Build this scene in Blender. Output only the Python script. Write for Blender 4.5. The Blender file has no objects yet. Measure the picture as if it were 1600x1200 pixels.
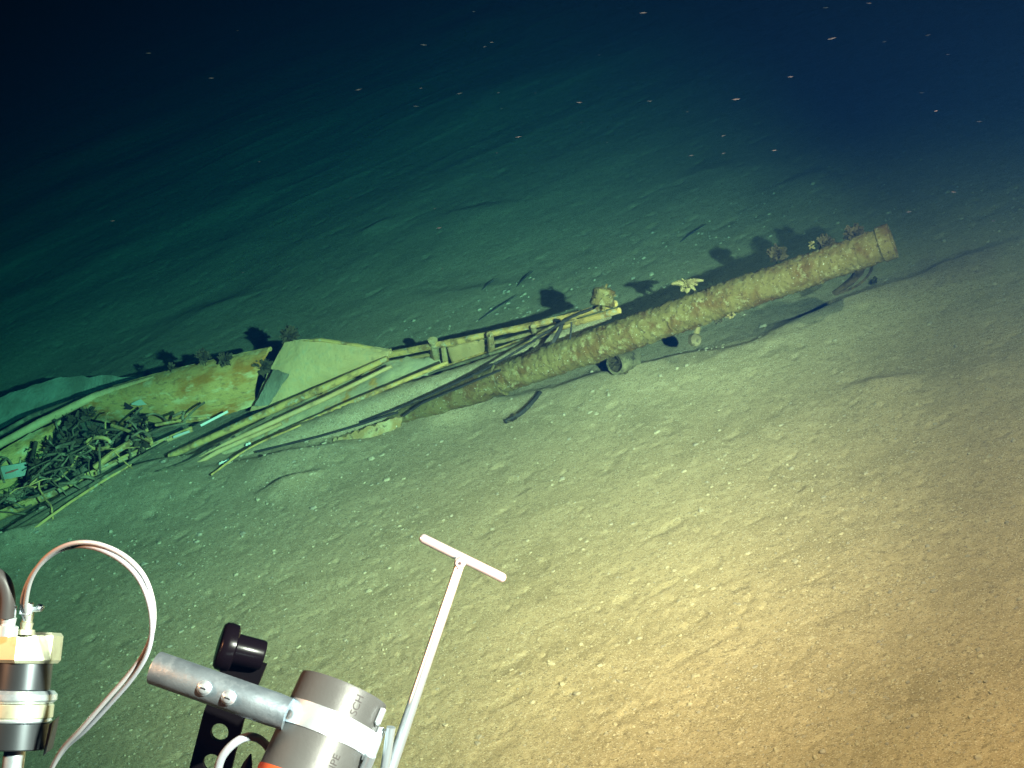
import bpy, math, random
import numpy as np
from mathutils import Vector, Matrix

R_ = math.radians
sc = bpy.context.scene
COL = sc.collection
random.seed(7)
rng = np.random.default_rng(11)

# ------------------------------------------------------------------ camera
CAM_H, PITCH, ROLL, FOV = 2.5, R_(29), R_(20), R_(50)
C0 = Vector((0, 0, CAM_H))
F = Vector((0, math.cos(PITCH), -math.sin(PITCH)))
_r0 = Vector((1, 0, 0)); _u0 = Vector((0, math.sin(PITCH), math.cos(PITCH)))
RT = _r0*math.cos(ROLL) - _u0*math.sin(ROLL)
UP = _r0*math.sin(ROLL) + _u0*math.cos(ROLL)
FPX = 800/math.tan(FOV/2)
cam = bpy.data.cameras.new('camera'); cam.sensor_width = 36; cam.angle = FOV
cam.clip_start = 0.05; cam.clip_end = 300
co = bpy.data.objects.new('camera', cam); COL.objects.link(co)
M = Matrix((RT, UP, -F)).transposed().to_4x4(); M.translation = C0
co.matrix_world = M
sc.camera = co

# ------------------------------------------------------------------ world: deep sea, no daylight
w = bpy.data.worlds.new('World'); sc.world = w; w.use_nodes = True
bg = w.node_tree.nodes['Background']
bg.inputs[0].default_value = (0.05, 0.12, 0.3, 1); bg.inputs[1].default_value = 0.0005

# ------------------------------------------------------------------ the vehicle's two flood lamps and two added fill lights
def flood(name, loc, aim, watts, color, cone, blend, soft):
    L = bpy.data.lights.new(name, 'SPOT'); L.energy = watts; L.color = color
    L.spot_size = R_(cone); L.spot_blend = blend; L.shadow_soft_size = soft
    o = bpy.data.objects.new(name, L); COL.objects.link(o); o.location = loc
    o.rotation_euler = (Vector(aim)-Vector(loc)).to_track_quat('-Z', 'Y').to_euler()
    return o
flood('starboard_flood_lamp', (1.0, 0.0, 2.15), (-1.1, 6.3, 0.0), 18300, (1.0, 0.212, 0.138), 61, 1.0, 0.03)
flood('boom_flood_lamp', (-2.0, 1.1, 3.4), (1.55, 2.8, 0.0), 1700, (1.0, 0.18, 0.07), 52, .8, 0.12)
flood('near_fill_light', (2.3, 0.3, 3.5), (1.5, 1.95, 0.0), 9300, (1.0, 0.156, 0.092), 74, 1.0, 0.05)  # added fill that brightens the near sand at lower right
flood('gear_fill_light', (0.9, 0.2, 2.45), (-0.35, 1.2, 1.75), 1750, (1.0, 0.51, 0.405), 64, 1.0, 0.03)  # added neutral fill for the foreground gear, no known lamp of the vehicle

sc.view_settings.view_transform = 'Standard'; sc.view_settings.look = 'None'
sc.view_settings.exposure = 0.0; sc.view_settings.gamma = 1
sc.cycles.max_bounces = 4; sc.cycles.volume_bounces = 0; sc.cycles.diffuse_bounces = 2
sc.cycles.glossy_bounces = 3; sc.cycles.transmission_bounces = 4
sc.cycles.use_denoising = True

# ------------------------------------------------------------------ pixel <-> place
def ray(px, py):
    return F + RT*((px-800)/FPX) + UP*((600-py)/FPX)
def g(px, py, H=0.0):                 # point at height H above the flat seabed
    d = ray(px, py); return C0 + d*((H-CAM_H)/d.z)
def cs(px, py, d):                    # point at a depth in front of the vehicle
    return C0 + ray(px, py)*d
def rad(px, p):                       # metres of px photo pixels at the distance of p
    return px*(p-C0).dot(F)/FPX

# ------------------------------------------------------------------ noise
def _h(ix, iy, s):
    n = (ix.astype(np.int64)*374761393 + iy.astype(np.int64)*668265263 + s*1274126177) & 0x7fffffff
    n = ((n ^ (n >> 13))*1274126177) & 0x7fffffff
    n = n ^ (n >> 16)
    return (n & 0xffff)/65535.0
def vn(x, y, s=0):
    x = np.asarray(x, float); y = np.asarray(y, float)
    ix = np.floor(x); iy = np.floor(y); fx = x-ix; fy = y-iy
    fx = fx*fx*fx*(fx*(fx*6-15)+10); fy = fy*fy*fy*(fy*(fy*6-15)+10)
    a = _h(ix, iy, s); b = _h(ix+1, iy, s); c = _h(ix, iy+1, s); d = _h(ix+1, iy+1, s)
    return (a*(1-fx)+b*fx)*(1-fy) + (c*(1-fx)+d*fx)*fy - 0.5

# seabed features: (x, y, half length, half width, angle, height)
def _mark(px1, py1, px2, py2, wid, h):
    a = g(px1, py1); b = g(px2, py2); m = (a+b)/2; d = b-a
    return (m.x, m.y, d.length*0.5, wid, math.atan2(d.y, d.x), h)
MARKS = [         _mark(560, 372, 620, 350, .09, .02), _mark(700, 345, 800, 325, .16, .02), _mark(1060, 285, 1180, 265, .25, .02),
         _mark(260, 500, 420, 455, .22, .025), _mark(370, 300, 470, 275, .3, .02), _mark(640, 470, 830, 445, .14, .015),
         _mark(1220, 300, 1300, 270, .2, .02), _mark(120, 410, 230, 380, .25, .02),
         _mark(410, 775, 500, 745, .07, .045), _mark(1330, 610, 1420, 590, .10, .03), _mark(640, 660, 780, 625, .06, .05),
         _mark(100, 760, 190, 716, .10, .07), _mark(-40, 880, 90, 830, .12, .06), _mark(330, 745, 560, 700, .10, .05),
         _mark(110, 782, 345, 716, .15, .08), _mark(-60, 880, 150, 768, .10, .06), _mark(400, 704, 560, 672, .10, .04),
         _mark(860, 612, 1180, 550, .11, .05), _mark(1150, 560, 1560, 392, .12, .055), _mark(1200, 520, 1420, 452, .05, .025)]  # first two ridges on this line added to narrow and darken the mast's shadow band
def gz(x, y):
    x = np.asarray(x, float); y = np.asarray(y, float)
    ca, sa = math.cos(R_(14)), math.sin(R_(14))
    u = x*ca + y*sa; v = -x*sa + y*ca
    z = 0.10*vn(x*.28+3, y*.28, 1) + 0.05*vn(u*.7, v*1.1, 2)
    z = z*np.clip((np.abs(y-4.4)-.3)/3, .10, 1)
    z += 0.006*vn(u*1.6, v*3.2, 3) + 0.003*vn(u*5, v*11, 4) + 0.001*vn(u*13, v*27, 5)
    z += 0.0012*vn(u*38, v*50, 6) + 0.0032*vn(u*95, v*110, 7)
    far = np.clip((y-5.2)/3, 0, 1)
    rid = np.abs(vn(u*.9, v*2.2, 8))*2
    z += far*(0.02*np.clip(.30-rid, 0, 1) + .010*vn(u*2.2, v*3.4, 9) + .035*vn(x*1.1, y*1.3, 15))
    pit = vn(u*20, v*30, 10); z -= 0.03*np.clip(pit-.33, 0, 1)
    pit = vn(u*9, v*14, 12); z -= 0.045*np.clip(pit-.36, 0, 1)
    for (mx, my, L, wd, a, h) in MARKS:
        dx = x-mx; dy = y-my
        p = dx*math.cos(a)+dy*math.sin(a); q = -dx*math.sin(a)+dy*math.cos(a)
        q = q + .05*vn(x*5, y*5, 20)
        qq = np.where(q > 0, q/(wd*.45), q/(wd*1.9))          # steep on the far side
        z += h*np.exp(-(p/L)**2 - qq**2)
    return z
def gz1(p): return float(gz(np.array([p.x]), np.array([p.y]))[0])

# ------------------------------------------------------------------ materials
MATS = {}
def mat(name, base, rough=.8, metal=0.0, mix=None, scale=12., lo=.45, hi=.6, bump=0.0, bscale=60., spots=None, sscale=90., slo=.66, stretch=None, spec=.3):
    m = bpy.data.materials.new(name); m.use_nodes = True; nt = m.node_tree; N = nt.nodes; Lk = nt.links
    b = N['Principled BSDF']
    b.inputs['Roughness'].default_value = rough; b.inputs['Metallic'].default_value = metal
    b.inputs['Specular IOR Level'].default_value = spec
    tc = N.new('ShaderNodeTexCoord'); vec = tc.outputs['Object']
    if stretch:
        mp = N.new('ShaderNodeMapping'); mp.inputs['Rotation'].default_value = (0, 0, stretch[0]); mp.inputs['Scale'].default_value = stretch[1:]
        Lk.new(vec, mp.inputs[0]); vec = mp.outputs[0]
    def noise(s, det=6, r=.6):
        n = N.new('ShaderNodeTexNoise'); n.inputs['Scale'].default_value = s; n.inputs['Detail'].default_value = det
        n.inputs['Roughness'].default_value = r; Lk.new(vec, n.inputs['Vector']); return n
    def ramp(src, a, c):
        r = N.new('ShaderNodeMapRange'); r.inputs[1].default_value = a; r.inputs[2].default_value = c
        Lk.new(src, r.inputs[0]); return r.outputs[0]
    rgb = N.new('ShaderNodeRGB'); rgb.outputs[0].default_value = (*base, 1); cur = rgb.outputs[0]
    layers = []
    if mix: layers += [(mix, noise(scale).outputs[0], lo, hi)] if not isinstance(mix[0], tuple) else [(c, noise(s).outputs[0], a, z) for (c, s, a, z) in mix]
    if spots: layers.append((spots, noise(sscale, 2, .5).outputs[0], slo, slo+.05))
    for c, src, a, z in layers:
        mx = N.new('ShaderNodeMix'); mx.data_type = 'RGBA'
        Lk.new(ramp(src, a, z), mx.inputs[0]); Lk.new(cur, mx.inputs[6]); mx.inputs[7].default_value = (*c, 1)
        cur = mx.outputs[2]
    Lk.new(cur, b.inputs['Base Color'])
    if bump:
        bp = N.new('ShaderNodeBump'); bp.inputs['Strength'].default_value = 1; bp.inputs['Distance'].default_value = bump
        Lk.new(noise(bscale, 8, .7).outputs[0], bp.inputs['Height']); Lk.new(bp.outputs[0], b.inputs['Normal'])
    MATS[name] = m; return m

mat('sand', (.40, .295, .158), .95, mix=[((.33, .245, .127), 2.2, .42, .62), ((.46, .345, .19), 14, .5, .68), ((.25, .185, .10), 45, .52, .68), ((.10, .075, .04), 150, .565, .66)],
    spots=(.60, .50, .34), sscale=190, slo=.61, bump=.0045, bscale=170, stretch=(R_(14), 1, 2.0, 1), spec=.1)
mat('mud', (.36, .28, .15), .95, mix=[((.27, .20, .10), 6, .42, .6), ((.40, .27, .10), 16, .55, .7), ((.12, .09, .05), 40, .6, .7)], spots=(.55, .48, .32), sscale=70, slo=.66, bump=.012, bscale=60, spec=.1)
mat('mast_crust', (.20, .155, .05), .95, mix=[((.14, .078, .02), 11, .47, .62), ((.31, .27, .12), 34, .55, .68), ((.09, .06, .025), 75, .57, .66)],
    spots=(.50, .47, .33), sscale=120, slo=.68, bump=.010, bscale=80)
mat('rust', (.36, .23, .08), .9, mix=[((.48, .38, .18), 14, .48, .64), ((.12, .07, .03), 30, .58, .68)], spots=(.7, .66, .5), sscale=80, slo=.70, bump=.008, bscale=70)
mat('rod_rust', (.62, .38, .11), .9, mix=[((.26, .15, .05), 18, .48, .62), ((.5, .45, .27), 30, .55, .7)], bump=.004, bscale=90)
mat('plate_pale', (.68, .44, .18), .85, mix=[((.55, .42, .2), 30, .5, .7), ((.56, .35, .13), 5, .45, .65), ((.36, .24, .09), 11, .62, .72), ((.2, .16, .08), 40, .68, .74)], bump=.006, bscale=60)
mat('plate_mud', (.56, .42, .20), .9, mix=[((.40, .31, .17), 6, .42, .58), ((.50, .25, .06), 12, .56, .68)], bump=.008, bscale=60)
mat('panel', (.64, .37, .10), .8, mix=[((.34, .20, .06), 26, .52, .68), ((.50, .19, .025), 4.5, .48, .62), ((.76, .56, .24), 7, .54, .66), ((.18, .10, .04), 18, .66, .76)], bump=.006, bscale=50, stretch=(R_(10), 1, 1, 3.0))
mat('rear_board', (.34, .31, .19), .9, mix=[((.24, .21, .12), 6, .45, .6)], bump=.008, bscale=50)
mat('dark_debris', (.14, .11, .055), .9, mix=[((.30, .25, .12), 10, .5, .64), ((.05, .04, .025), 22, .55, .66)], bump=.006, bscale=80)
mat('growth', (.095, .068, .03), .95, mix=[((.045, .034, .015), 30, .45, .6)], bump=.006, bscale=90)
mat('growth_pale', (.33, .25, .10), .9, mix=[((.22, .15, .06), 40, .5, .65)], bump=.004, bscale=90)
mat('cable_black', (.035, .03, .025), .7, mix=[((.1, .08, .05), 30, .58, .7)])
mat('turquoise', (.34, .37, .25), .7, mix=[((.35, .45, .36), 30, .5, .7)])
mat('red_mark', (.55, .12, .08), .8)
mat('hole', (.02, .015, .01), .95)  # near-black colour standing for the shade inside a hole
mat('white_chip', (.72, .70, .55), .7)
mat('pebble', (.40, .32, .19), .9, mix=[((.28, .23, .16), 30, .45, .6)], spec=.2)
mat('snow_fleck', (.018, .022, .024), .9)
# vehicle materials
mat('steel', (.80, .88, .94), .30, .75, mix=[((.56, .62, .70), 40, .5, .7)], spec=.5)
mat('rod_steel', (.74, .84, .92), .30, .82, spec=.5)
mat('aluminium', (.36, .44, .50), .42, .80, mix=[((.26, .32, .37), 25, .45, .65), ((.46, .54, .60), 60, .55, .7)], stretch=(0, 1, 1, 1), bump=.0006, bscale=120)
mat('brass', (.62, .62, .46), .45, .7, mix=[((.5, .48, .34), 50, .5, .7)])
mat('dark_metal', (.09, .10, .11), .35, .8)
mat('pvc', (.070, .071, .070), .42, mix=[((.055, .056, .055), 8, .4, .7)], bump=.0004, bscale=90, spec=.4)
mat('black_plastic', (.004, .0025, .004), .25, spec=.12)
mat('black_plate', (.004, .003, .004), .55, spec=.05)
mat('orange_tape', (.60, .10, .03), .6)
mat('print_ink', (.05, .045, .045), .7)
mat('hose_brown', (.05, .045, .045), .45)
mat('hose_white', (.40, .40, .42), .22, spec=.8)
mt = bpy.data.materials.new('clear_tubing'); mt.use_nodes = True
b = mt.node_tree.nodes['Principled BSDF']; b.inputs['Base Color'].default_value = (.34, .37, .42, 1); b.inputs['Roughness'].default_value = .15
b.inputs['Transmission Weight'].default_value = .12; b.inputs['IOR'].default_value = 1.12; MATS['clear_tubing'] = mt

# ------------------------------------------------------------------ mesh builder
def frame(axis):
    a = Vector(axis).normalized()
    t = Vector((0, 0, 1)) if abs(a.z) < .9 else Vector((1, 0, 0))
    u = a.cross(t).normalized(); return a, u, a.cross(u).normalized()
class MB:
    def __init__(s): s.v = []; s.f = []
    def tube(s, pts, r, n=10, jit=0.0, cap=True, flat=1.0, sub=0):
        pts = [Vector(p) for p in pts]; k = len(pts)
        r = [r]*k if not hasattr(r, '__len__') else list(r)
        if sub:                                           # smooth the run with Catmull-Rom
            P = [pts[0]*2-pts[1]]+pts+[pts[-1]*2-pts[-2]]; np_, nr = [], []
            for i in range(k-1):
                for j in range(sub):
                    t = j/sub; a, b, c, d = P[i:i+4]
                    np_.append(.5*((2*b)+(c-a)*t+(2*a-5*b+4*c-d)*t*t+(3*b-a-3*c+d)*t**3)); nr.append(r[i]*(1-t)+r[i+1]*t)
            pts, r = np_+[pts[-1]], nr+[r[-1]]; k = len(pts)
        o = len(s.v); u = None
        for i, p in enumerate(pts):
            d = (pts[min(i+1, k-1)]-pts[max(i-1, 0)]).normalized()
            if u is None: _, u, _ = frame(d)
            u = (u-d*u.dot(d)).normalized(); wv = d.cross(u)
            for j in range(n):
                a = 2*math.pi*j/n; q = r[i]*(1+jit*random.uniform(-1, 1))
                off = u*(math.cos(a)*q)+wv*(math.sin(a)*q)
                if flat != 1: off.z *= flat
                s.v.append(p+off)
        for i in range(k-1):
            for j in range(n):
                a = o+i*n+j; b = o+i*n+(j+1) % n; s.f.append((a, b, b+n, a+n))
        if cap:
            s.f.append(tuple(o+j for j in range(n))[::-1]); s.f.append(tuple(o+(k-1)*n+j for j in range(n)))
        return s
    def lathe(s, c, axis, prof, n=32, closed=True, jit=0):
        a, u, wv = frame(axis); o = len(s.v); c = Vector(c)
        for (h, r) in prof:
            for j in range(n):
                t = 2*math.pi*j/n; q = r*(1+jit*random.uniform(-1, 1)); s.v.append(c+a*h+u*(math.cos(t)*q)+wv*(math.sin(t)*q))
        for i in range(len(prof)-1):
            for j in range(n):
                p = o+i*n+j; q = o+i*n+(j+1) % n; s.f.append((p, q, q+n, p+n))
        if closed:
            s.f.append(tuple(o+j for j in range(n))[::-1]); e = o+(len(prof)-1)*n; s.f.append(tuple(e+j for j in range(n)))
        return s
    def box(s, c, ax, ay, az, bev=0.0):
        c, ax, ay, az = map(Vector, (c, ax, ay, az)); o = len(s.v)
        for z in (-1, 1):
            for y in (-1, 1):
                for x in (-1, 1): s.v.append(c+ax*x+ay*y+az*z)
        s.f += [tuple(o+i for i in q) for q in ((0, 2, 3, 1), (4, 5, 7, 6), (0, 1, 5, 4), (2, 6, 7, 3), (0, 4, 6, 2), (1, 3, 7, 5))]
        return s
    def sheet(s, rows, thick, jit=0.0):                   # rows of points -> a slab with a back face
        nr, nc = len(rows), len(rows[0]); o = len(s.v)
        P = [[Vector(p)+Vector((random.uniform(-jit, jit), random.uniform(-jit, jit), random.uniform(-jit, jit))) for p in r] for r in rows]
        for side in (0, 1):
            for i in range(nr):
                for j in range(nc):
                    e1 = P[min(i+1, nr-1)][j]-P[max(i-1, 0)][j]; e2 = P[i][min(j+1, nc-1)]-P[i][max(j-1, 0)]
                    nn = e1.cross(e2).normalized(); s.v.append(P[i][j]+nn*(thick*side))
        K = nr*nc; idx = lambda i, j, z: o+z*K+i*nc+j
        for i in range(nr-1):
            for j in range(nc-1):
                s.f.append((idx(i, j, 0), idx(i, j+1, 0), idx(i+1, j+1, 0), idx(i+1, j, 0)))
                s.f.append((idx(i, j, 1), idx(i+1, j, 1), idx(i+1, j+1, 1), idx(i, j+1, 1)))
        for i in range(nr-1):
            for j in (0, nc-1): s.f.append((idx(i, j, 0), idx(i+1, j, 0), idx(i+1, j, 1), idx(i, j, 1)))
        for j in range(nc-1):
            for i in (0, nr-1): s.f.append((idx(i, j, 0), idx(i, j+1, 0), idx(i, j+1, 1), idx(i, j, 1)))
        return s
    def clump(s, c, r, n=40, flake=.35, up=0.3):          # ragged bushy growth: a core plus many flakes
        c = Vector(c); 
        for _ in range(n):
            d = Vector((random.gauss(0, 1), random.gauss(0, 1), random.gauss(0, 1)+up)).normalized()
            p = c+d*r*random.uniform(.2, .75); tip = c+d*r*random.uniform(.75, 1.25)
            _, u, wv = frame(d); q = r*flake*random.uniform(.4, 1); t = random.uniform(0, 6.3)
            e = (u*math.cos(t)+wv*math.sin(t))*q; h = d.cross(e)*.35
            o = len(s.v); s.v += [p+e, p-e, p+h, p-h, tip+e*.35, tip-e*.35]
            s.f += [(o, o+2, o+4), (o+2, o+1, o+5, o+4), (o+1, o+3, o+5), (o+3, o, o+4, o+5), (o, o+3, o+1, o+2)]
        return s
    def build(s, name, material, parent=None, smooth=True, ang=40):
        me = bpy.data.meshes.new(name)
        if parent is not None:
            org = Vector(parent['_o'])
        else: org = sum((Vector(v) for v in s.v), Vector())/len(s.v)
        me.from_pydata([tuple(Vector(v)-org) for v in s.v], [], s.f); me.validate()
        me.materials.append(MATS[material])
        o = bpy.data.objects.new(name, me); COL.objects.link(o)
        if parent is None: o.location = org
        else: o.parent = parent
        o['_o'] = tuple(org)
        import bmesh
        bm = bmesh.new(); bm.from_mesh(me); bmesh.ops.recalc_face_normals(bm, faces=bm.faces); bm.to_mesh(me); bm.free()
        if smooth:
            me.polygons.foreach_set('use_smooth', [True]*len(me.polygons)); me.set_sharp_from_angle(angle=R_(ang))
        return o
def tag(o, label=None, cat=None, group=None, kind=None):
    if label: o['label'] = label
    if cat: o['category'] = cat
    if group: o['group'] = group
    if kind: o['kind'] = kind
    return o
def thing(name, label, cat, loc, group=None):
    o = bpy.data.objects.new(name, None); o.empty_display_size = .05; COL.objects.link(o); o.location = loc; o['_o'] = tuple(loc)
    return tag(o, label, cat, group)
def lerp(a, b, t): return a+(b-a)*t
def curve(keys, t):
    k = t*(len(keys)-1); i = min(int(k), len(keys)-2); f = k-i; f = f*f*(3-2*f)*.4+f*.6
    return tuple(lerp(a, b, f) for a, b in zip(keys[i], keys[i+1]))
def pxrun(keys, n):                                       # (px, py, H) keys -> points
    return [g(*curve(keys, i/(n-1))) for i in range(n)]

# ------------------------------------------------------------------ seabed
def seabed():
    ys = np.concatenate([np.linspace(-14, .9, 14, endpoint=False), .9*np.exp(np.linspace(0, math.log(1.5/.9), 30, endpoint=False)),
                         1.5*np.exp(np.linspace(0, math.log(14/1.5), 820, endpoint=False)), 14*np.exp(np.linspace(0, math.log(80/14), 90))])
    s = np.linspace(-1, 1, 900)
    Y, S = np.meshgrid(ys, s, indexing='ij')
    Wd = .62*np.clip(Y, 1.2, None)+.8
    X = Wd*S*1.0 + .12*Y + 40*np.sign(S)*np.clip((np.abs(S)-.9)/.1, 0, 1)**3
    Z = gz(X, Y)
    nr, nc = X.shape
    me = bpy.data.meshes.new('seabed')
    me.vertices.add(nr*nc); me.vertices.foreach_set('co', np.stack([X, Y, Z], -1).astype(np.float32).ravel())
    i = np.arange(nr*nc).reshape(nr, nc)
    q = np.stack([i[:-1, :-1], i[:-1, 1:], i[1:, 1:], i[1:, :-1]], -1).reshape(-1, 4)
    me.loops.add(q.size); me.loops.foreach_set('vertex_index', q.ravel().astype(np.int32))
    me.polygons.add(len(q)); me.polygons.foreach_set('loop_start', (np.arange(len(q))*4).astype(np.int32))
    me.polygons.foreach_set('use_smooth', np.ones(len(q), bool))
    me.update(calc_edges=True); me.materials.append(MATS['sand'])
    o = bpy.data.objects.new('seabed', me); COL.objects.link(o); o['kind'] = 'structure'
seabed()

def pebbles():
    m = MB(); n = 0
    while n < 7000:
        y = 1.5*math.exp(random.random()*math.log(5.6/1.5)); x = random.uniform(-1, 1)*(.62*y+.8)+.12*y
        if random.random() > .25+1.6*max(0, float(vn(np.array([x*1.3]), np.array([y*1.3]), 31)[0])+.2): continue
        n += 1
        r = min(.0085, .0019*math.exp(abs(random.gauss(0, .6))))*(1 if y < 4 else 1.3)
        c = Vector((x, y, gz1(Vector((x, y, 0)))+r*.2)); o = len(m.v); t = random.uniform(0, 6.3); e = random.uniform(1, 1.9)
        for k in range(5):
            a = t+k*1.2566; q = r*random.uniform(.7, 1.2); m.v.append(c+Vector((math.cos(a)*q*e, math.sin(a)*q, -r*.3)))
        for k in range(5):
            a = t+.5+k*1.2566; q = r*random.uniform(.4, .9); m.v.append(c+Vector((math.cos(a)*q*e, math.sin(a)*q, r*random.uniform(.3, .8))))
        for k in range(5):
            j = (k+1) % 5; m.f += [(o+k, o+j, o+5+k), (o+j, o+5+j, o+5+k)]
        m.f.append(tuple(o+5+k for k in range(5)))
    me = bpy.data.meshes.new('gravel'); me.from_pydata([tuple(v) for v in m.v], [], m.f); me.materials.append(MATS['pebble'])
    ob = bpy.data.objects.new('gravel', me); COL.objects.link(ob)
    tag(ob, 'small pale shell grit and pebbles strewn over the sand', 'gravel', kind='stuff')
pebbles()

# ------------------------------------------------------------------ the mast
PA, PB, PC = g(1380, 381, .50), g(783, 592, .16), g(596, 664, -.005)
def on_mast(t, up=0.0):                                   # t = 0 at the buried end, 1 at the free end
    return PB.lerp(PA, t)+Vector((0, 0, up))
def mast():
    t = thing('mast', 'long thick encrusted mast rising out of the sand to a raised free end', 'mast', on_mast(.2))
    n = 260
    m = MB(); ax = PA-PB
    pts = [PB.lerp(PA, i/(n-1)) for i in range(n)]
    rr = [rad(lerp(22, 25.5, min(1, i/70)), p)*(1+.05*float(vn(np.array([i*.13]), np.array([0.]), 40)[0])) for i, p in enumerate(pts)]
    m.tube(pts, rr, 44)
    for i in range(n):                                    # lumpy crust, flaked here and there
        for j in range(44):
            q = m.v[i*44+j]; a = np.array([j*.55 if j < 22 else (44-j)*.55]); b_ = np.array([i*.33])
            e = .22*float(vn(b_*1.0, a*.6, 41)[0])*.5 + .16*float(vn(b_*2.6, a*1.7, 42)[0]) + .05*random.uniform(-1, 1)
            m.v[i*44+j] = pts[i]+(q-pts[i])*(1+e*.8)
    m.build('shaft', 'mast_crust', t, ang=80)
    h = MB(); pts = [PB.lerp(PC, i/39) for i in range(40)]
    h.tube(pts, [rad(lerp(24, 10, i/39)*(1+.22*float(vn(np.array([i*.3]), np.array([.0]), 47)[0])), p) for i, p in enumerate(pts)], 24, jit=.07); h.build('heel', 'mast_crust', t, ang=80)
    c = MB(); r = rad(25.5, PA); c.lathe(PA-ax.normalized()*.10, ax, [(0, r*.9), (.004, r*1.06), (.05, r*1.08), (.055, r*.99), (.085, r*.98), (.09, r*1.12), (.135, r*1.10), (.135, r*.8), (.02, r*.78)], 28, True, .02)
    c.build('end_collar', 'mast_crust', t)
    c = MB(); r = rad(23, PB); c.lathe(PB-ax.normalized()*.01, ax, [(-.006, r*.9), (-.006, r*1.04), (.008, r*1.05), (.008, r*.9)], 30, True, .04)
    c.build('joint_band', 'dark_debris', t)
    c = MB(); p = on_mast(.17); r = rad(24, p); c.lathe(p, ax, [(-.012, r*.9), (-.012, r*1.07), (.012, r*1.07), (.012, r*.9)], 24)
    c.build('joint_band', 'mast_crust', t)
    k = MB(); k.tube([g(1347, 408, .44), g(1341, 425, .38), g(1328, 441, .33), g(1303, 458, .28)], [.022, .019, .015, .010], 8, .1, sub=5)
    k.build('hook', 'growth', t)
    k = MB(); k.tube([g(1366, 404, .44), g(1358, 428, .37), g(1338, 447, .32), g(1306, 460, .28)], .005, 6, .1, sub=5)
    k.build('hanging_wire', 'growth', t)
mast()

def lump(name, mtl, label, cat, px, py, H, r, n, flake=.4, up=.4):
    m = MB(); p = g(px, py, H); m.clump(p, rad(r, p), n, flake, up)
    return tag(m.build(name, mtl, smooth=False), label, cat)
lump('encrusting_growth', 'growth', 'brown bushy growth on the mast just short of its free end', 'growth', 1335, 366, .55, 15, 90)
lump('encrusting_growth', 'growth', 'low dark growth straggling along the upper side of the mast', 'growth', 1290, 380, .52, 13, 90)
lump('encrusting_growth', 'growth', 'dark rounded growth on the mast halfway between its free end and the spiny growth', 'growth', 1215, 398, .475, 15, 110)
lump('encrusting_growth', 'growth_pale', 'small yellowish growth on the upper edge of the mast', 'growth', 1269, 382, .50, 7, 16)
lump('encrusting_growth', 'growth', 'tall brown tuft growing at the peak of the pale triangular plate', 'growth', 452, 525, .33, 15, 110)
lump('encrusting_growth', 'growth', 'brown tuft in the gap between curved panel and triangular plate', 'growth', 411, 574, .25, 15, 110)
lump('encrusting_growth', 'growth', 'ragged tuft on the middle of the curved panel top edge', 'growth', 352, 562, .33, 12, 80)
lump('encrusting_growth', 'growth', 'thin fuzzy tuft above the orange stain on the curved panel', 'growth', 318, 558, .36, 12, 80)
lump('encrusting_growth', 'growth', 'low fringe of growth on the left third of the panel top edge', 'growth', 268, 574, .32, 8, 24)

def spiny():
    m = MB(); c = g(1073, 446, .40)
    m.clump(c, rad(11, c), 44, .6, .2)
    for dx, dy in ((-24, -2), (26, -8), (-9, 9), (14, 8), (3, -9), (17, -1)):
        e = c+RT*rad(dx, c)+UP*rad(-dy, c); m.tube([c, (c+e)/2+Vector((0, 0, .01)), e], [rad(5, c), rad(4, c), rad(1.5, c)], 6, .2)
    tag(m.build('spiny_growth', 'growth_pale', smooth=False), 'pale spiny star-shaped growth perched on top of the mast', 'growth')
spiny()

def drum():
    c = g(968, 566, .10); ax = (g(1000, 556, .11)-g(940, 572, .10)).normalized()+F*1.1; ax.normalize(); r = rad(18, c)
    t = thing('drum', 'short rusty drum with a dark open mouth hanging under the mast', 'drum', c)
    MB().lathe(c-ax*.03, ax, [(0, r*.8), (0, r), (.012, r*1.04), (.02, r*.98), (.10, r*.92), (.105, r), (.115, r), (.115, .001)], 24, False, .04).build('body', 'dark_debris', t)
    MB().clump(c+ax*.02, r*1.05, 50, .5).build('crust', 'growth', t, smooth=False)
    MB().lathe(c-ax*.03, ax, [(.0, r*.8), (.02, r*.78), (.022, .001)], 24, False).build('mouth', 'growth', t)
drum()
def pulley():
    c = g(1086, 531, .22); r = rad(10, c)
    t = thing('pulley_block', 'small dark round block with a pale lug hanging below the mast', 'block', c)
    MB().lathe(c, -F+RT*.5, [(-.02, r*.7), (-.015, r), (.01, r), (.018, r*.7)], 16, True, .05).build('sheave', 'dark_debris', t)
    d = g(1090, 512, .25); MB().tube([d+Vector((0, 0, .03)), d, c], [.008, .014, .01], 8, .2).build('lug', 'growth_pale', t)
pulley()
for lab, px, py, H, r, mm in (('pale shell fragments caught under the middle of the mast', 1140, 490, .33, 8, 'growth_pale'),
                              ('dark scrap dangling below the mast beside pale shell fragments', 1122, 501, .30, 7, 'growth')):
    lump('wreck_fragment', mm, lab, 'fragment', px, py, H, r, 18, .6, 0)
lump('wreck_fragment', 'growth', 'tiny dark scrap on the sand beyond the mast hook', 'fragment', 1366, 438, .02, 6, 14, .6, 0)

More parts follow.
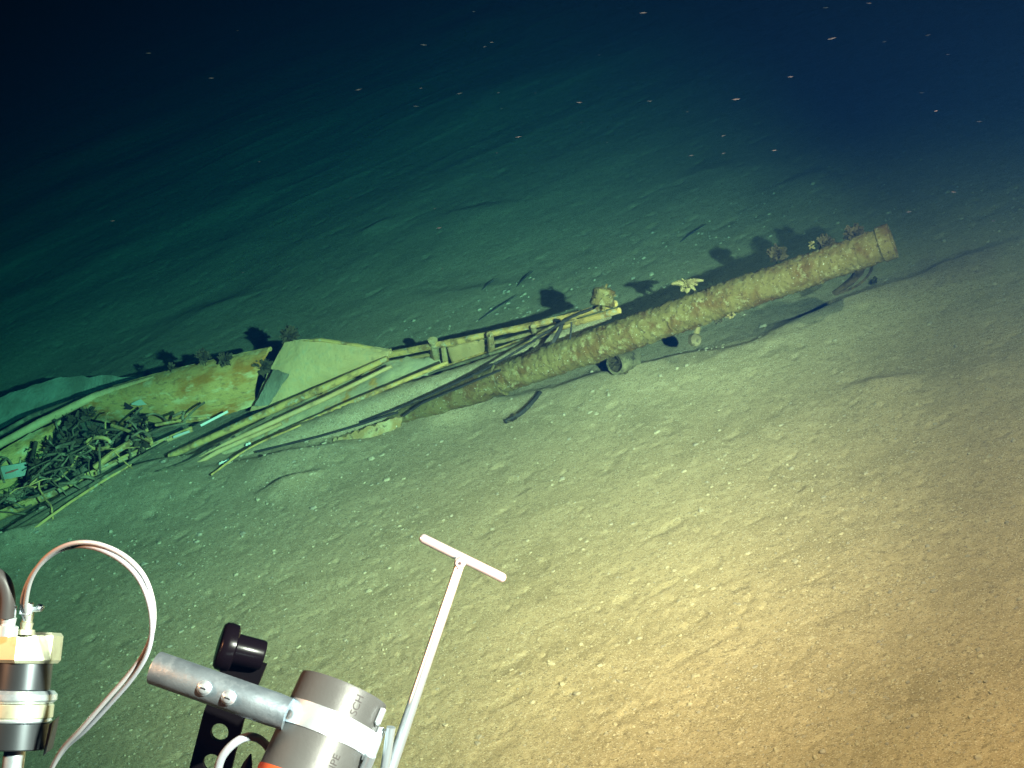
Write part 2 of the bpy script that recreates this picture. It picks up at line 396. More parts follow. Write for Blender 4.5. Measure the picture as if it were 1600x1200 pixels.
# ------------------------------------------------------------------ boom rails beside the mast
def boom():
    t = thing('boom_frame', 'two thin rusty rails joined by posts, running from the triangular plate up to the mast', 'boom', g(680, 560, .1))
    up_ = pxrun([(598, 556, .17), (700, 536, .22), (800, 515, .26), (890, 495, .33), (962, 474, .40)], 30)
    lo_ = pxrun([(640, 588, .05), (700, 574, .08), (790, 543, .16), (880, 510, .27), (968, 485, .36)], 30)
    md_ = pxrun([(606, 566, .13), (700, 549, .15), (790, 532, .2), (900, 500, .31)], 24)
    MB().tube(up_, [rad(5.5, p) for p in up_], 8, .08).build('rail', 'rod_rust', t)
    MB().tube(lo_, [rad(5, p) for p in lo_], 8, .08).build('rail', 'rod_rust', t)
    MB().tube(md_, [rad(3, p) for p in md_], 8, .1).build('rail', 'rust', t)
    for x1, y1, h1, x2, y2, h2, r in ((676, 532, .24, 682, 563, .1, 8), (692, 540, .2, 697, 574, .08, 5), (765, 523, .27, 768, 552, .14, 6), (833, 510, .30, 838, 530, .2, 4)):
        a, b_ = g(x1, y1, h1), g(x2, y2, h2); MB().tube([a, (a+b_)/2, b_], [rad(r, a)]*3, 8, .12).build('post', 'rust', t)
    rows = [[g(*curve(k, j/9)) for j in range(10)] for k in ([(700, 541, .2), (758, 530, .22)], [(704, 558, .13), (757, 545, .16)], [(712, 572, .06), (752, 558, .1)])]
    MB().sheet(rows, .01, .006).build('gusset_plate', 'plate_pale', t)
    c = g(940, 465, .44); r = rad(19, c)
    k = MB(); k.lathe(c-UP*r*.7, UP+RT*.15, [(0, r*.9), (.2*r, r), (.8*r, r*.85), (1.3*r, r*.92), (1.5*r, r*.6)], 14, True, .10); k.clump(c, r, 30, .4)
    k.build('end_block', 'mast_crust', t)
boom()

def spar(keys, rpx, mtl, name, label, cat, n=40, jit=.05, flat=1.0, seg=10, group=None):
    p = pxrun(keys, n); rr = [rad(curve([(a,) for a in rpx], i/(n-1))[0], q) for i, q in enumerate(p)]
    m = MB(); m.tube(p, rr, seg, jit, True, flat)
    return tag(m.build(name, mtl, ang=70), label, cat, group)
spar([(340, 728, -.01), (450, 692, .015), (550, 657, .04), (650, 620, .06), (750, 583, .09), (850, 538, .17), (952, 493, .28)], [7, 22, 27, 25, 19, 11, 6], 'sand', 'spar',
     'grey sediment-covered spar lying between the boom rails and the mast', 'spar', 90, .07, 1.0, 26)
spar([(265, 713, .03), (400, 652, .10), (520, 600, .16), (606, 560, .21)], [5, 6, 6, 4.5], 'rod_rust', 'rod', 'thick orange rod along the bottom edge of the triangular plate', 'rod')
spar([(268, 731, .03), (400, 672, .10), (510, 622, .15), (612, 572, .20)], [2.5, 4, 4, 3], 'plate_pale', 'rod', 'pale rod just below the thick orange rod, ending in a point on the sand', 'rod')
spar([(282, 739, .02), (340, 706, .06), (440, 662, .10)], [2, 4, 3], 'plate_pale', 'rod', 'short pale sliver beside the pointed end of the pale rod', 'rod')
spar([(400, 692, .04), (560, 624, .13), (700, 566, .18)], [2.5, 4, 3], 'rod_rust', 'rod', 'thin brown rod lying on the mud-covered timber', 'rod')
spar([(355, 716, .02), (390, 702, .03), (450, 680, .05)], [2.5, 3, 2], 'rust', 'rod', 'short rusty rod stub next to the white chip', 'rod')
spar([(640, 596, .05), (690, 578, .09), (790, 545, .19), (868, 514, .27)], [2, 2.5, 2.5, 2], 'dark_debris', 'rod', 'dark thin rod in the gap under the boom rails', 'rod')
def plank(name, label, top, bot, mtl, th=.02, jit=.003, nu=24, nv=5, bulge=0.0):
    rows = []
    for i in range(nv):
        s_ = i/(nv-1); row = []
        for j in range(nu):
            p = g(*curve(top, j/(nu-1))).lerp(g(*curve(bot, j/(nu-1))), s_); row.append(p+(-F+UP*.3)*(bulge*math.sin(math.pi*s_)))
        rows.append(row)
    m = MB().sheet(rows, th, jit); return tag(m.build(name, mtl, ang=50), label, 'plank')
plank('plank', 'broad pale sheet lying in the sand below the orange rod of the triangular plate', [(290, 722, .01), (400, 664, .05), (520, 610, .10), (612, 566, .14), (690, 556, .11)], [(300, 742, .0), (420, 694, .0), (520, 656, .03), (620, 616, .05), (696, 580, .05)], 'plate_mud', .02, .009, 40, 9, .01)
plank('plank', 'short orange-stained plank at the sunken lower end of the mast', [(520, 686, .03), (570, 668, .05), (628, 648, .06)], [(530, 692, .0), (580, 684, .0), (626, 664, .01)], 'rust')

# ------------------------------------------------------------------ triangular plate
def tri():
    t = thing('plate', 'pale triangular plate standing on edge beside the curved panel', 'plate', g(430, 640, .05))
    top = [(447, 537, .30), (475, 531, .31), (520, 533, .29), (565, 541, .25), (611, 549, .21)]
    bot = [(393, 642, .05), (440, 630, .07), (500, 606, .10), (560, 582, .14), (606, 562, .18)]
    rows = [[g(*curve(top, j/29)).lerp(g(*curve(bot, j/29)), i/15)+(-F)*(.03*math.sin(math.pi*i/15)) for j in range(30)] for i in range(16)]
    MB().sheet(rows, .012, .0025).build('sheet', 'plate_pale', t, ang=60)
    top = [(432, 577, .23), (455, 585, .22)]; bot = [(402, 634, .08), (424, 632, .08)]
    rows = [[g(*curve(top, j/7)).lerp(g(*curve(bot, j/7)), i/9)+(-F)*.045 for j in range(8)] for i in range(10)]
    MB().sheet(rows, .008, .003).build('shaded_fold', 'rear_board', t)  # fold flap in a darker colour for the plate's shaded lower-left triangle
    p = pxrun([(447, 537, .30), (500, 531, .31), (560, 540, .26), (610, 550, .21)], 24); MB().tube(p, [rad(3, q) for q in p], 6, .1).build('rim', 'rod_rust', t)
tri()
spar([(560, 541, .24), (590, 549, .225), (612, 551, .21)], [4, 6, 3], 'plate_pale', 'rod', 'stubby pale peg at the right tip of the triangular plate', 'rod', 14)

# ------------------------------------------------------------------ curved panel and what lies round it
def panel():
    t = thing('hull_panel', 'long curved yellow panel with rust stains and a turquoise patch', 'panel', g(270, 660, .08))
    top = [(128, 634, .19), (180, 606, .25), (250, 586, .28), (340, 564, .30), (424, 546, .30)]
    bot = [(140, 650, .12), (200, 665, .07), (270, 664, .07), (335, 653, .07), (396, 633, .07)]
    def P(s_, j): return g(*curve(top, j)).lerp(g(*curve(bot, j)), s_)+(-F+UP*.35)*(.07*math.sin(math.pi*min(1, s_*1.05))**.8)
    rows = [[P(i/17, j/47) for j in range(48)] for i in range(18)]
    MB().sheet(rows, .015, .002).build('skin', 'panel', t, ang=60)
    p = [P(0, j/40)+Vector((0, 0, .004)) for j in range(41)]; MB().tube(p, [rad(3.5, q) for q in p], 8, .12).build('edge_strip', 'rod_rust', t)
    p = [P(.32+.1*j/30, .3+.68*j/30)-F*.004 for j in range(31)]; MB().tube(p, [rad(1.6, q) for q in p], 6, .1).build('seam', 'rust', t)
    def patch(px, py, a, b_, off, irr=.25):
        base = min((P(i/40, j/80) for i in range(41) for j in range(81)), key=lambda q: (((q-C0).dot(RT)/(q-C0).dot(F)*FPX+800-px)**2+(600-(q-C0).dot(UP)/(q-C0).dot(F)*FPX-py)**2))
        m = MB(); ring = []
        for k in range(18):
            th = 2*math.pi*k/18; q = 1+random.uniform(-irr, irr)
            ring.append(base-F*off+RT*rad(a*q*math.cos(th), base)+(UP*.8+F*.3)*rad(b_*q*math.sin(th), base)+UP*rad(a*.15*math.cos(th), base))
        o = len(m.v); m.v += ring+[p+F*.02 for p in ring]; m.f.append(tuple(range(18))); m.f.append(tuple(range(35, 17, -1)))
        for k in range(18): m.f.append((k, (k+1) % 18, 18+(k+1) % 18, 18+k))
        return m
    patch(206, 632, 14, 8, .010).build('hole_shade', 'hole', t, smooth=False)  # no opening here: a near-black patch paints the hole's inner shade
    patch(228, 627, 20, 6.5, .013, .12).build('patch', 'turquoise', t, smooth=False)
    patch(300, 640, 9, 3, .009).build('stain_scab', 'rust', t, smooth=False)
panel()
def left_panel():
    t = thing('hull_panel', 'smaller stained panel under the cable tangle, carrying a turquoise tag with a red mark', 'panel', g(20, 770, .05))
    top = [(-60, 742, .22), (0, 708, .23), (50, 680, .22), (96, 660, .20)]; bot = [(-60, 815, .03), (0, 778, .05), (40, 745, .08), (80, 700, .12)]
    P = lambda s_, j: g(*curve(top, j)).lerp(g(*curve(bot, j)), s_)+(-F+UP*.3)*(.05*math.sin(math.pi*s_))
    MB().sheet([[P(i/9, j/23) for j in range(24)] for i in range(10)], .015, .004).build('skin', 'panel', t, ang=60)
    c = g(27, 735, .17)-F*.04
    a = RT*rad(21, c)+UP*rad(4, c); d = UP*rad(10, c)-RT*rad(2, c)
    tg = MB().sheet([[c+a*(j/4-1)*1.0+d*(i/2-1)-F*(.01*math.sin(j/8*math.pi)) for j in range(9)] for i in range(5)], .004, .002).build('tag', 'turquoise', t)
    m = MB(); e = c-F*.016; m.tube([e-a*.5-d*.1, e-F*.003, e+a*.45+d*.15], [.003, .005, .003], 6, .2); m.build('red_mark', 'red_mark', tg)
left_panel()
plank('plank', 'dim grey-green board lying behind the wreck at the far left', [(-60, 652, .12), (0, 626, .14), (100, 592, .14), (232, 586, .10)], [(-60, 700, .02), (0, 672, .04), (110, 628, .05), (228, 594, .06)], 'rear_board', .03, .006, 30, 6)
spar([(-40, 716, .20), (60, 662, .23), (150, 618, .25), (230, 594, .28), (300, 580, .27)], [6, 7, 6, 5, 3], 'plate_pale', 'batten', 'long pale batten running along the back of the curved panel', 'batten')
spar([(-40, 700, .18), (50, 650, .2), (140, 618, .2), (240, 588, .18)], [3, 4, 4, 2], 'dark_debris', 'batten', 'dark batten behind the long pale batten', 'batten')
spar([(215, 596, .06), (120, 640, .05), (-40, 694, .05)], [3, 4, 4], 'rear_board', 'batten', 'narrow batten on the front edge of the dim grey-green board', 'batten')
spar([(-20, 815, .03), (70, 775, .06), (152, 738, .05)], [7, 7, 5], 'rod_rust', 'batten', 'pale batten under the front of the cable tangle', 'batten')
spar([(148, 738, .04), (210, 708, .07), (300, 672, .09)], [4, 5, 3], 'plate_pale', 'batten', 'pale batten leading from the tangle toward the white slats', 'batten')
spar([(-20, 850, .0), (60, 800, .02), (150, 745, .02)], [5, 8, 4], 'mud', 'batten', 'mud-coated batten half sunk in the sand before the tangle', 'batten')
plank('mud_slab', 'smooth mud slab with a cracked edge in front of the tangle', [(48, 824, .02), (80, 795, .035), (118, 772, .03)], [(62, 836, .0), (92, 812, .01), (116, 790, .01)], 'sand', .02, .004)
plank('mud_slab', 'smaller mud slab lying just in front of the cracked one', [(72, 832, .02), (110, 808, .03), (150, 788, .02)], [(88, 838, .0), (118, 822, .01), (146, 802, .0)], 'sand', .02, .004)
# cable tangle
def tangle():
    t = thing('cable_tangle', 'dark snarl of corroded cables and pipes between the two panels', 'cable tangle', g(130, 720, .05))
    def strands(n, r0, r1, cx, cy, sx, sy, ln, mtl):
        for _ in range(n):
            px = random.gauss(cx, sx); py = cy-(px-cx)*.30+random.gauss(0, sy); H = random.uniform(.07, .24)
            p = g(px, py, H); d = (RT*random.gauss(0, 1)+UP*random.gauss(.2, .6)+F*random.gauss(0, .4)).normalized(); pts = [p]; wob = random.choice((.1, .25, .4))
            for k in range(ln):
                d = (d+Vector((random.gauss(0, wob), random.gauss(0, wob), random.gauss(0, wob)))).normalized()
                q = pts[-1]+d*.038; q.z = min(max(q.z, .015), .24); pts.append(q)
            MB().tube(pts, rad(random.uniform(r0, r1), p), 6, .1, sub=3).build('cable', mtl, t)
    strands(30, .8, 2.6, 125, 706, 42, 15, 6, 'dark_debris')
    strands(12, .8, 2.4, 215, 678, 30, 6, 4, 'dark_debris')
    strands(16, .8, 2.6, 45, 762, 34, 14, 6, 'dark_debris')
    strands(8, .7, 1.8, 140, 702, 50, 14, 5, 'rod_rust')
    strands(5, .7, 1.8, 40, 752, 34, 14, 6, 'rod_rust')
    for _ in range(30):
        px = random.uniform(-10, 250); m = MB().clump(g(px, 758-px*.34+random.gauss(0, 12), random.uniform(.03, .12)), random.uniform(.035, .075), 34, .4)
        m.build('crust', random.choice(('growth', 'growth', 'mud')), t, smooth=False)
    for px, py, rr in ((96, 655, .05), (118, 662, .06), (138, 648, .045), (110, 690, .06), (150, 676, .05), (84, 700, .055), (62, 728, .05)):
        MB().clump(g(px, py, .20), rr, 46, .3).build('crust', 'growth', t, smooth=False)
    lp = MB(); c = g(158, 692, .18)-F*.03
    lp.tube([c+RT*(rad(18, c)*math.cos(a))+UP*(rad(9, c)*math.sin(a)) for a in [k*.42 for k in range(15)]], rad(3, c), 7, .1); lp.build('loop', 'rod_rust', t)
tangle()
for (x1, y1, h1, x2, y2, h2, r, mm, lab) in (
    (152, 730, .12, 208, 690, .17, 5.5, 'rod_rust', 'thick pale stick poking out of the front of the cable tangle'),
    (178, 664, .17, 240, 690, .12, 3, 'rod_rust', 'thin stick slanting down beneath the turquoise patch'),
    (215, 662, .16, 196, 700, .10, 3.5, 'dark_debris', 'dark stick leaning against the underside of the curved panel'),
    (228, 664, .15, 240, 694, .09, 3.5, 'rod_rust', 'stubby upright stick below the middle of the curved panel'),
    (246, 664, .14, 330, 652, .11, 2.5, 'rod_rust', 'slender stick tucked along the bottom of the curved panel'),
    (104, 668, .22, 118, 730, .14, 4, 'dark_debris', 'dark upright pipe at the left end of the curved panel'),
    (60, 690, .23, 48, 752, .14, 3.5, 'growth', 'thin brown pipe crossing the smaller stained panel')):
    a, b_ = g(x1, y1, h1)-F*.03, g(x2, y2, h2)-F*.03
    tag(MB().tube([a, a.lerp(b_, .5)+UP*.006, b_], [rad(r, a)*.9, rad(r, a), rad(r, b_)*.9], 7, .1, sub=4).build('stick', mm), lab, 'stick')
for x1, y1, x2, y2, H, lab in ((271, 683, 296, 674, .10, 'shorter white slat under the curved panel'), (314, 665, 356, 643, .12, 'longer white slat in the gap below the curved panel')):
    a, b_ = g(x1, y1, H), g(x2, y2, H+.02); d = b_-a; n_ = d.cross(F).normalized()
    tag(MB().box((a+b_)/2, d*.5, n_*rad(1.8, a), F*.004).build('slat', 'white_chip', smooth=False), lab, 'slat')
for px, py, rr, lab in ((350, 723, 8, 'white chip at the sharp tip of the sediment-covered spar'), (388, 694, 4.5, 'tiny white chip on the upper side of the sediment-covered spar')):
    c = g(px, py, .045); m = MB()
    rows = [[c+RT*rad(rr*(j/3-1), c)+UP*rad(rr*.35*(i-1)+rr*.4*(j/3-1), c)-F*(.008*math.sin(j/6*math.pi)) for j in range(7)] for i in range(3)]
    tag(m.sheet(rows, .006, .003).build('shell_chip', 'white_chip'), lab, 'chip')
for k, (keys, r, lab) in enumerate((([(300, 668, .10), (215, 704, .09), (110, 752, .10), (-30, 812, .06)], 2.2, 'thin brown cable sagging along the front of the cable tangle'),
                             ([(262, 690, .10), (170, 742, .10), (60, 806, .08), (-30, 858, .04)], 2.6, 'brown cable running down-left over the sand drift before the tangle'),
                             ([(205, 725, .09), (120, 778, .09), (40, 836, .06), (-30, 894, .03)], 2.0, 'outermost thin cable crossing the sand drift before the tangle'),
                             ([(425, 652, .14), (350, 690, .12), (290, 722, .09), (240, 738, .07)], 1.8, 'thin strand trailing off the lower end of the thick orange rod'),
                             ([(470, 664, .11), (390, 700, .09), (330, 742, .06)], 1.6, 'thin strand lying on the sand below the pale rods'))):
    p = [g(*q) for q in keys]; tag(MB().tube(p, rad(r, p[0]), 7, .15, sub=8).build('strand', ('rod_rust', 'dark_debris')[k % 2]), lab, 'cable')
# thin dark sticks standing in for dash-shaped shadows on the sand behind the wreck
for (x1, y1, x2, y2, r, lab) in ((742, 505, 812, 471, 1.1, 'long dark twig standing in for a shadow on the sand behind the boom rails'), (806, 452, 836, 431, 1.1, 'short dark twig standing in for a shadow on the sand above the end block shadow'),
                                 (752, 459, 780, 445, .9, 'tiny dark twig standing in for a shadow on the sand left of the short one'), (1060, 382, 1106, 360, 1.2, 'dark twig standing in for a lone shadow on the far sand above the spiny growth')):
    a, b_ = g(x1, y1, 0), g(x2, y2, 0); a.z = gz1(a)-.004; b_.z = gz1(b_)+.03
    tag(MB().tube([a, a.lerp(b_, .5)+Vector((0, 0, .006)), b_], [rad(r, a)*.6, rad(r, a), rad(r, b_)*.5], 7, .15, sub=4).build('dash', 'cable_black'), lab, 'dash')
# loose cables
def cable(keys, r, label, mtl='cable_black'):
    p = [g(*k) for k in keys]; tag(MB().tube(p, rad(r, p[0]), 7, .12, sub=6).build('cable', mtl), label, 'cable')
cable([(868, 500, .33), (877, 509, .32), (862, 538, .28), (845, 563, .23), (820, 591, .1), (800, 603, .04)], 3.2, 'thick black cable looping over the mast near its buried end')
cable([(893, 503, .36), (890, 535, .29), (882, 569, .16)], 1.6, 'fine black wire hanging over the mast beside the thick black cable')
cable([(844, 613, .03), (832, 628, .035), (814, 646, .03), (790, 659, .02)], 3.4, 'short black cable end lying on the sand before the mast')
cable([(884, 499, .37), (820, 541, .28), (752, 580, .21), (707, 601, .17), (634, 633, .12), (560, 660, .06)], 2.0, 'long black line stretched along the top of the sediment-covered spar')
cable([(782, 578, .24), (700, 613, .17), (660, 630, .13), (630, 650, .08)], 1.8, 'short dark line between sediment-covered spar and mast heel')
cable([(400, 706, .05), (520, 676, .07), (622, 644, .09)], 1.8, 'dark line along the lower edge of the sediment-covered spar')
cable([(960, 470, .40), (900, 492, .36), (876, 506, .33)], 2.5, 'dark line tied from the end block down to the boom rails')
lump('wreck_fragment', 'growth', 'dark crumbly scrap at the tip of the cable end on the sand', 'fragment', 801, 656, .02, 9, 24, .5, 0)
lump('wreck_fragment', 'dark_debris', 'dark knob where sediment-covered spar meets the mast heel', 'fragment', 624, 638, .06, 8, 24, .5, 0)

# ------------------------------------------------------------------ the vehicle's own gear in front of the lens
D = 1.35
PXM = D/FPX                                               # metres per photo pixel at that depth
def tube_gear():
    base = cs(380, 1290, D); ax = ((RT*.385+UP*.923)*math.cos(R_(26))+F*math.sin(R_(26))).normalized()
    top = cs(538, 1077, D); L = .40; r = 72*PXM
    t = thing('plastic_pipe', 'grey plastic pipe with printed letters and a bright steel clamp', 'pipe', top-ax*L)
    bot = top-ax*L
    MB().lathe(bot, ax, [(0, r*.9), (0, r), (L-.003, r), (L, r*.985), (L, r*.9), (.02, r*.9)], 72, True).build('barrel', 'pvc', t)
    h0 = L-.064
    cl = MB().lathe(bot, ax, [(h0, r*1.003), (h0, r*1.022), (h0+.029, r*1.022), (h0+.029, r*1.003)], 72, True).build('hose_clamp', 'steel', t)
    # clamp screw housing on the right-hand side
    side = (RT*.923-UP*.385).normalized(); side = (side*.93-F*.36).normalized()
    sd = (side-ax*side.dot(ax)).normalized(); tang = ax.cross(sd).normalized()
    c = bot+ax*(h0+.016)+sd*r*1.06
    MB().tube([c-ax*.022, c-ax*.010, c-ax*.008, c+ax*.012], [.007, .009, .0095, .0085], 12).build('screw_housing', 'steel', cl)
    s2 = c+ax*.02-tang*.010; MB().tube([s2, s2+ax*.002, s2+ax*.020, s2+ax*.021], [.002, .004, .004, .002], 10).build('screw', 'steel', cl)
    s3 = c+ax*.004+tang*.013; MB().tube([s3-ax*.014, s3+ax*.018], [.006, .0055], 10).build('screw', 'steel', cl)
    MB().lathe(bot, ax, [(h0-.085, r*1.002), (h0-.085, r*1.012), (h0-.050, r*1.012), (h0-.050, r*1.002)], 72, True).build('tape_band', 'orange_tape', t)
    # printed lettering running along the pipe
    fc = (-F-ax*(-F).dot(ax)).normalized(); rt = ax.cross(fc).normalized()
    if rt.dot(RT) < 0: rt = -rt
    def letters(txt, hh, ang, size):
        cu = bpy.data.curves.new('print', 'FONT'); cu.body = txt; cu.size = size; cu.align_x = 'LEFT'; cu.align_y = 'CENTER'
        tmp = bpy.data.objects.new('print', cu); COL.objects.link(tmp)
        dg = bpy.context.evaluated_depsgraph_get(); me = bpy.data.meshes.new_from_object(tmp.evaluated_get(dg))
        bpy.data.objects.remove(tmp)
        m = MB()
        for v in me.vertices:                             # text x runs along the axis, text y round the pipe
            a = ang-v.co.y/r; m.v.append(bot+ax*(hh+v.co.x)+(fc*math.cos(a)+rt*math.sin(a))*(r+.0006))
        m.f = [tuple(p.vertices) for p in me.polygons]
        m.build('lettering', 'print_ink', t, smooth=False)
    letters('SCH', L-.031, R_(24), .013); letters('PIPE', L-.1005, R_(26), .013)
tube_gear()

def t_handle():
    t = thing('sampling_rod', 'bright slender steel rod with a crossbar like a T', 'rod', cs(590, 1260, D))
    a = cs(590, 1262, D-.02); b_ = cs(719, 880, D+.04); r = 8.5*PXM
    MB().tube([a, a.lerp(b_, .5), b_], [r*1.15, r, r*.9], 20).build('shaft', 'rod_steel', t)
    l, rr = cs(656, 839, D+.05), cs(790, 905, D+.05); d = (rr-l).normalized(); q = 7.6*PXM
    MB().tube([l, l+d*.002, l+d*.005, rr-d*.005, rr-d*.002, rr], [q*.4, q*.85, q, q, q*.85, q*.4], 18).build('crossbar', 'rod_steel', t)
    c = cs(719, 879, D+.035); MB().lathe(c, -F, [(-.004, q*1.25), (.004, q*1.2), (.006, q*.9)], 18).build('socket', 'rod_steel', t)
    MB().lathe(c-F*.006, -F, [(0, q*.35), (.001, q*.3)], 10).build('pin', 'dark_metal', t)
    a, b_ = cs(596, 1235, D-.03), cs(611, 1136, D-.03); MB().tube([a, b_], [7*PXM, 7*PXM], 14).build('stay', 'rod_steel', t)
    a, b_ = cs(556, 1235, D-.05), cs(580, 1180, D-.06); MB().tube([a, b_], [9*PXM, 8*PXM], 14).build('stay', 'rod_steel', t)
t_handle()

def alu():
    a, b_ = cs(242, 1043, D-.04), cs(450, 1116, D-.055); ax = (b_-a).normalized(); r = 25*PXM; L = (b_-a).length
    t = thing('metal_tube', 'short grey metal tube with two bolts, fixed across the black bracket', 'tube', a)
    MB().lathe(a, ax, [(.03, r*.86), (.0, r*.86), (0, r*.97), (.0015, r), (L*.75, r), (L*.9, r*1.0), (L, r*.95), (L, r*.3)], 48, False).build('barrel', 'aluminium', t)
    for px, py in ((319, 1075), (357, 1090)):
        dd = D-.03
        while True:
            c = cs(px, py, dd); nn = (c-a)-ax*(c-a).dot(ax)
            if nn.length > r*.995 and nn.dot(F) < 0: break
            dd -= .0004
        nn.normalize()
        bo = MB().lathe(c, nn, [(-.004, .0085), (.0005, .0088), (.0012, .0078), (.003, .0068), (.005, .005), (.0055, .002)], 24).build('bolt', 'steel', t)
        MB().box(c+nn*.0056, ax*.0035, ax.cross(nn)*.0008, nn*.0004).build('slot', 'dark_metal', bo, smooth=False)
alu()
def bracket():
    e = (-RT*.247+UP*-.97).normalized(); sd = (RT*.97-UP*.247).normalized(); wd = 33*PXM
    top = cs(386, 1030, D+.05)
    t = thing('bracket', 'flat black drilled bracket topped by a round black knob', 'bracket', cs(320, 1220, D+.05))
    m = MB(); n = 32
    def section(c, half, hr, z):                          # square section with an optional round hole
        for zz in (-.004, .004):
            o = len(m.v)
            for k in range(n):
                a = 2*math.pi*k/n; x, y = math.cos(a), math.sin(a); s_ = 1/max(abs(x), abs(y))
                m.v.append(c+sd*(x*s_*wd)+e*(y*s_*half)+F*zz); m.v.append(c+sd*(x*hr)+e*(y*hr)+F*zz)
            for k in range(n):
                j = (k+1) % n; q = (o+2*k, o+2*j, o+2*j+1, o+2*k+1); m.f.append(q if zz < 0 else q[::-1])
        o -= 2*n
        for k in range(n):
            j = (k+1) % n; m.f.append((o+2*k+1, o+2*j+1, o+2*n+2*j+1, o+2*n+2*k+1)); m.f.append((o+2*k, o+2*n+2*k, o+2*n+2*j, o+2*j))
    c1 = cs(344, 1143, D+.05); h1 = 25*PXM
    section(c1, h1, 14.5*PXM, 0); c2 = c1+e*(51*PXM); section(c2, h1+.0005, 14.5*PXM, 0); c3 = c2+e*(51*PXM); section(c3, h1, 14.5*PXM, 0)
    lim = c1-e*h1; mid = (lim+top)/2
    m.box(mid, sd*wd, (lim-top)*.5, F*.004)
    m.build('plate', 'black_plate', t, smooth=False)
    kx = (RT*.95-UP*.31).normalized(); kx = (kx*.93+F*.25).normalized(); k0 = cs(352, 1010, D+.03); r = 37*PXM
    MB().lathe(k0, kx, [(-.009, r*.6), (-.008, r*.9), (-.005, r*1.0), (.002, r*1.04), (.010, r*1.0), (.012, r*.9), (.013, r*.66), (.046, r*.64), (.049, r*.60), (.049, r*.3)], 48).build('knob', 'black_plastic', t)
    a, b_ = cs(392, 1178, D+.02), cs(376, 1230, D+.02); MB().tube([a, a.lerp(b_, .3), b_], [.001, .006, .012], 10).build('spike', 'black_plate', t)
bracket()
def small_loop():
    p = [cs(*k) for k in ((336, 1225, D-.02), (346, 1185, D-.03), (368, 1160, D-.03), (393, 1151, D-.02), (415, 1163, D), (428, 1190, D+.02), (432, 1230, D+.03))]
    tag(MB().tube(p, 6.5*PXM, 14, sub=8).build('hose_loop', 'clear_tubing'), 'small loop of clear tubing between bracket and plastic pipe', 'tubing')
small_loop()
def connector():
    ax = (UP*.97+RT*.02+F*.24).normalized(); c = cs(20, 1200, D-.03); s_ = (D-.03)/FPX
    t = thing('connector', 'stacked brass and steel connector housing with a hexagonal nut', 'connector', c-ax*.05)
    Y = lambda y: (1200-y)*s_
    def seg(y0, y1, rpx, name, mtl, n=48, bev=.0015):
        return MB().lathe(c, ax, [(Y(y0), rpx*s_*.9), (Y(y0), rpx*s_-bev), (Y(y0)+bev, rpx*s_), (Y(y1)-bev, rpx*s_), (Y(y1), rpx*s_-bev), (Y(y1), rpx*s_*.3)], n).build(name, mtl, t, ang=30)
    seg(1260, 1172, 16, 'stud', 'steel'); seg(1172, 1131, 47, 'collar', 'dark_metal'); seg(1131, 1125, 49, 'washer', 'steel')
    seg(1125, 1103, 50, 'band', 'brass'); seg(1102, 1083, 53, 'band', 'steel', bev=.004); seg(1083, 1040, 41, 'neck', 'dark_metal'); 
    MB().lathe(c, ax, [(Y(1041), 40*s_), (Y(1041), 49*s_), (Y(1036), 53*s_), (Y(998), 53*s_), (Y(993), 49*s_), (Y(993), 20*s_)], 6).build('hex_nut', 'brass', t, ang=20)
    q = cs(80, 1150, D-.03); MB().box(q, RT*.002+UP*.002, UP*.019+RT*.004, F*.01).build('tab', 'dark_metal', t, smooth=False)
    b0 = cs(40, 992, D-.03)
    MB().lathe(b0, ax, [(0, .010), (.006, .010), (.007, .0065), (.014, .0075), (.015, .006), (.03, .0068), (.031, .005), (.038, .005)], 24).build('hose_barb', 'brass', t)
    w0 = cs(41, 952, D-.035)
    cl = MB().lathe(w0-ax*.006, ax, [(0, .0065), (0, .0075), (.012, .0075), (.012, .0065)], 24).build('hose_clamp', 'steel', t)
    MB().tube([w0+RT*.006, w0+RT*.012, w0+RT*.017+UP*.002, w0+RT*.021+UP*.003], [.003, .0035, .005, .002], 10).build('screw', 'steel', cl)
    b1 = cs(10, 995, D-.05); MB().lathe(b1, ax, [(0, .012), (.012, .012), (.014, .008), (.022, .009), (.023, .0075), (.036, .0075)], 24).build('hose_barb', 'steel', t)
connector()
def hoses():
    p = [cs(*k) for k in ((10, 965, D-.05), (12, 935, D-.05), (6, 910, D-.05), (-12, 896, D-.05), (-40, 895, D-.05))]
    tag(MB().tube(p, 11*PXM, 16, sub=8).build('hose', 'hose_brown'), 'thick brown hose bending away at the picture edge beside the connector', 'hose')
    run = [(40, 968), (38, 938), (50, 900), (77, 868), (112, 852), (150, 853), (190, 871), (220, 901), (236, 942), (238, 985), (227, 1022), (203, 1058), (168, 1098), (130, 1140), (98, 1172), (76, 1212), (60, 1260)]
    for k, lab in ((0, 'white thin tube looping out of the connector, twisted round its twin'), (1, 'peach thin tube looping out of the connector, twisted round its twin')):
        p = []
        for i, (x, y) in enumerate(run):
            a = i*.55+math.pi*k; j = 4.3 if 0 < i else 1.5
            t0 = Vector((run[min(i+1, len(run)-1)][0]-run[max(i-1, 0)][0], run[min(i+1, len(run)-1)][1]-run[max(i-1, 0)][1])).normalized()
            p.append(cs(x-t0.y*j*math.cos(a), y+t0.x*j*math.cos(a), D-.03-.13*math.sin(i/16*math.pi))-F*(j*PXM*math.sin(a)))
        tag(MB().tube(p, 3.5*PXM, 12, sub=8).build('thin_tube', 'hose_white' if k == 0 else 'clear_tubing'), lab, 'tubing')
hoses()

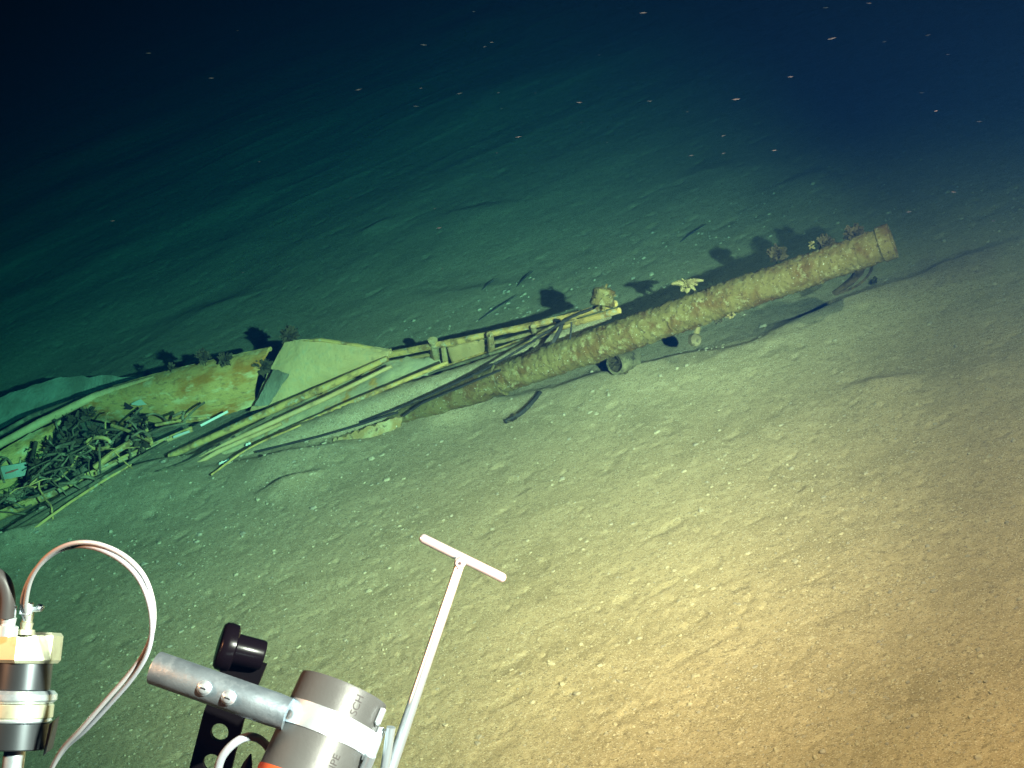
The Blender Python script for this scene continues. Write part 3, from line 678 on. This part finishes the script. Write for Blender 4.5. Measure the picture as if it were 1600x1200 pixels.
# ------------------------------------------------------------------ drifting flecks in the water
def snow():
    m = MB()
    spots = [(1358, 5), (1382, 65), (768, 66), (1450, 55), (686, 356), (1420, 331), (1460, 353), (176, 345), (650, 166), (718, 146), (1440, 145), (1130, 212),
             (232, 83), (662, 70), (1290, 12), (905, 160), (1015, 158), (1080, 243), (1210, 235), (1150, 155), (810, 214), (1490, 300), (1552, 345), (1235, 120), (740, 18), (330, 122), (1005, 20), (1300, 60), (560, 140), (1530, 190)]
    spots = [(x, y, random.uniform(2.2, 3.4), random.uniform(.5, 1.0)) for x, y in spots]
    spots += [(random.uniform(100, 1600), random.uniform(0, 480), random.uniform(2, 4.2), random.uniform(.25, .5)) for _ in range(26)]
    for x, y, d, k in spots:
        c = cs(x, y, d); a = (RT+UP*random.uniform(-.1, .25)).normalized()*0.011*k; b_ = UP*.0019*k; e = F*.004*k; o = len(m.v)
        m.v += [c-a, c+a, c+b_, c-b_, c+e, c-e]
        m.f += [(o+i, o+j, o+q) for i in (0, 1) for j in (2, 3) for q in (4, 5)]
    me = bpy.data.meshes.new('marine_snow'); me.from_pydata([tuple(v) for v in m.v], [], m.f); me.materials.append(MATS['snow_fleck'])
    o = bpy.data.objects.new('marine_snow', me); COL.objects.link(o)
    tag(o, 'tiny pinkish flecks drifting in the dark water above the seabed', 'marine snow', kind='stuff')
snow()

# ------------------------------------------------------------------ the sea water itself
def water():
    s_s = (.0001, .0011, .0042); s_a = (.305, .064, .048)
    m = MB().box((9, 32, 1.3), (116, 0, 0), (0, 50, 0), (0, 0, 2.6))
    me = bpy.data.meshes.new('haze'); me.from_pydata([tuple(v) for v in m.v], [], m.f)
    mt = bpy.data.materials.new('sea_water'); mt.use_nodes = True; nt = mt.node_tree; nt.nodes.clear()
    out = nt.nodes.new('ShaderNodeOutputMaterial'); v = nt.nodes.new('ShaderNodeVolumePrincipled')
    v.inputs['Density'].default_value = 1.0
    v.inputs['Color'].default_value = (*s_s, 1)
    v.inputs['Absorption Color'].default_value = (*[(1-a/(1-s))**2 for a, s in zip(s_a, s_s)], 1)
    v.inputs['Anisotropy'].default_value = 0.0
    nt.links.new(v.outputs[0], out.inputs['Volume']); me.materials.append(mt)
    o = bpy.data.objects.new('haze', me); COL.objects.link(o); o['kind'] = 'stuff'; o['label'] = 'dark blue-green sea water filling the whole view'; o['category'] = 'water'
    import bmesh
    bm = bmesh.new(); bm.from_mesh(me); bmesh.ops.recalc_face_normals(bm, faces=bm.faces); bm.to_mesh(me); bm.free()
water()
for o in bpy.data.objects:
    if '_o' in o: del o['_o']
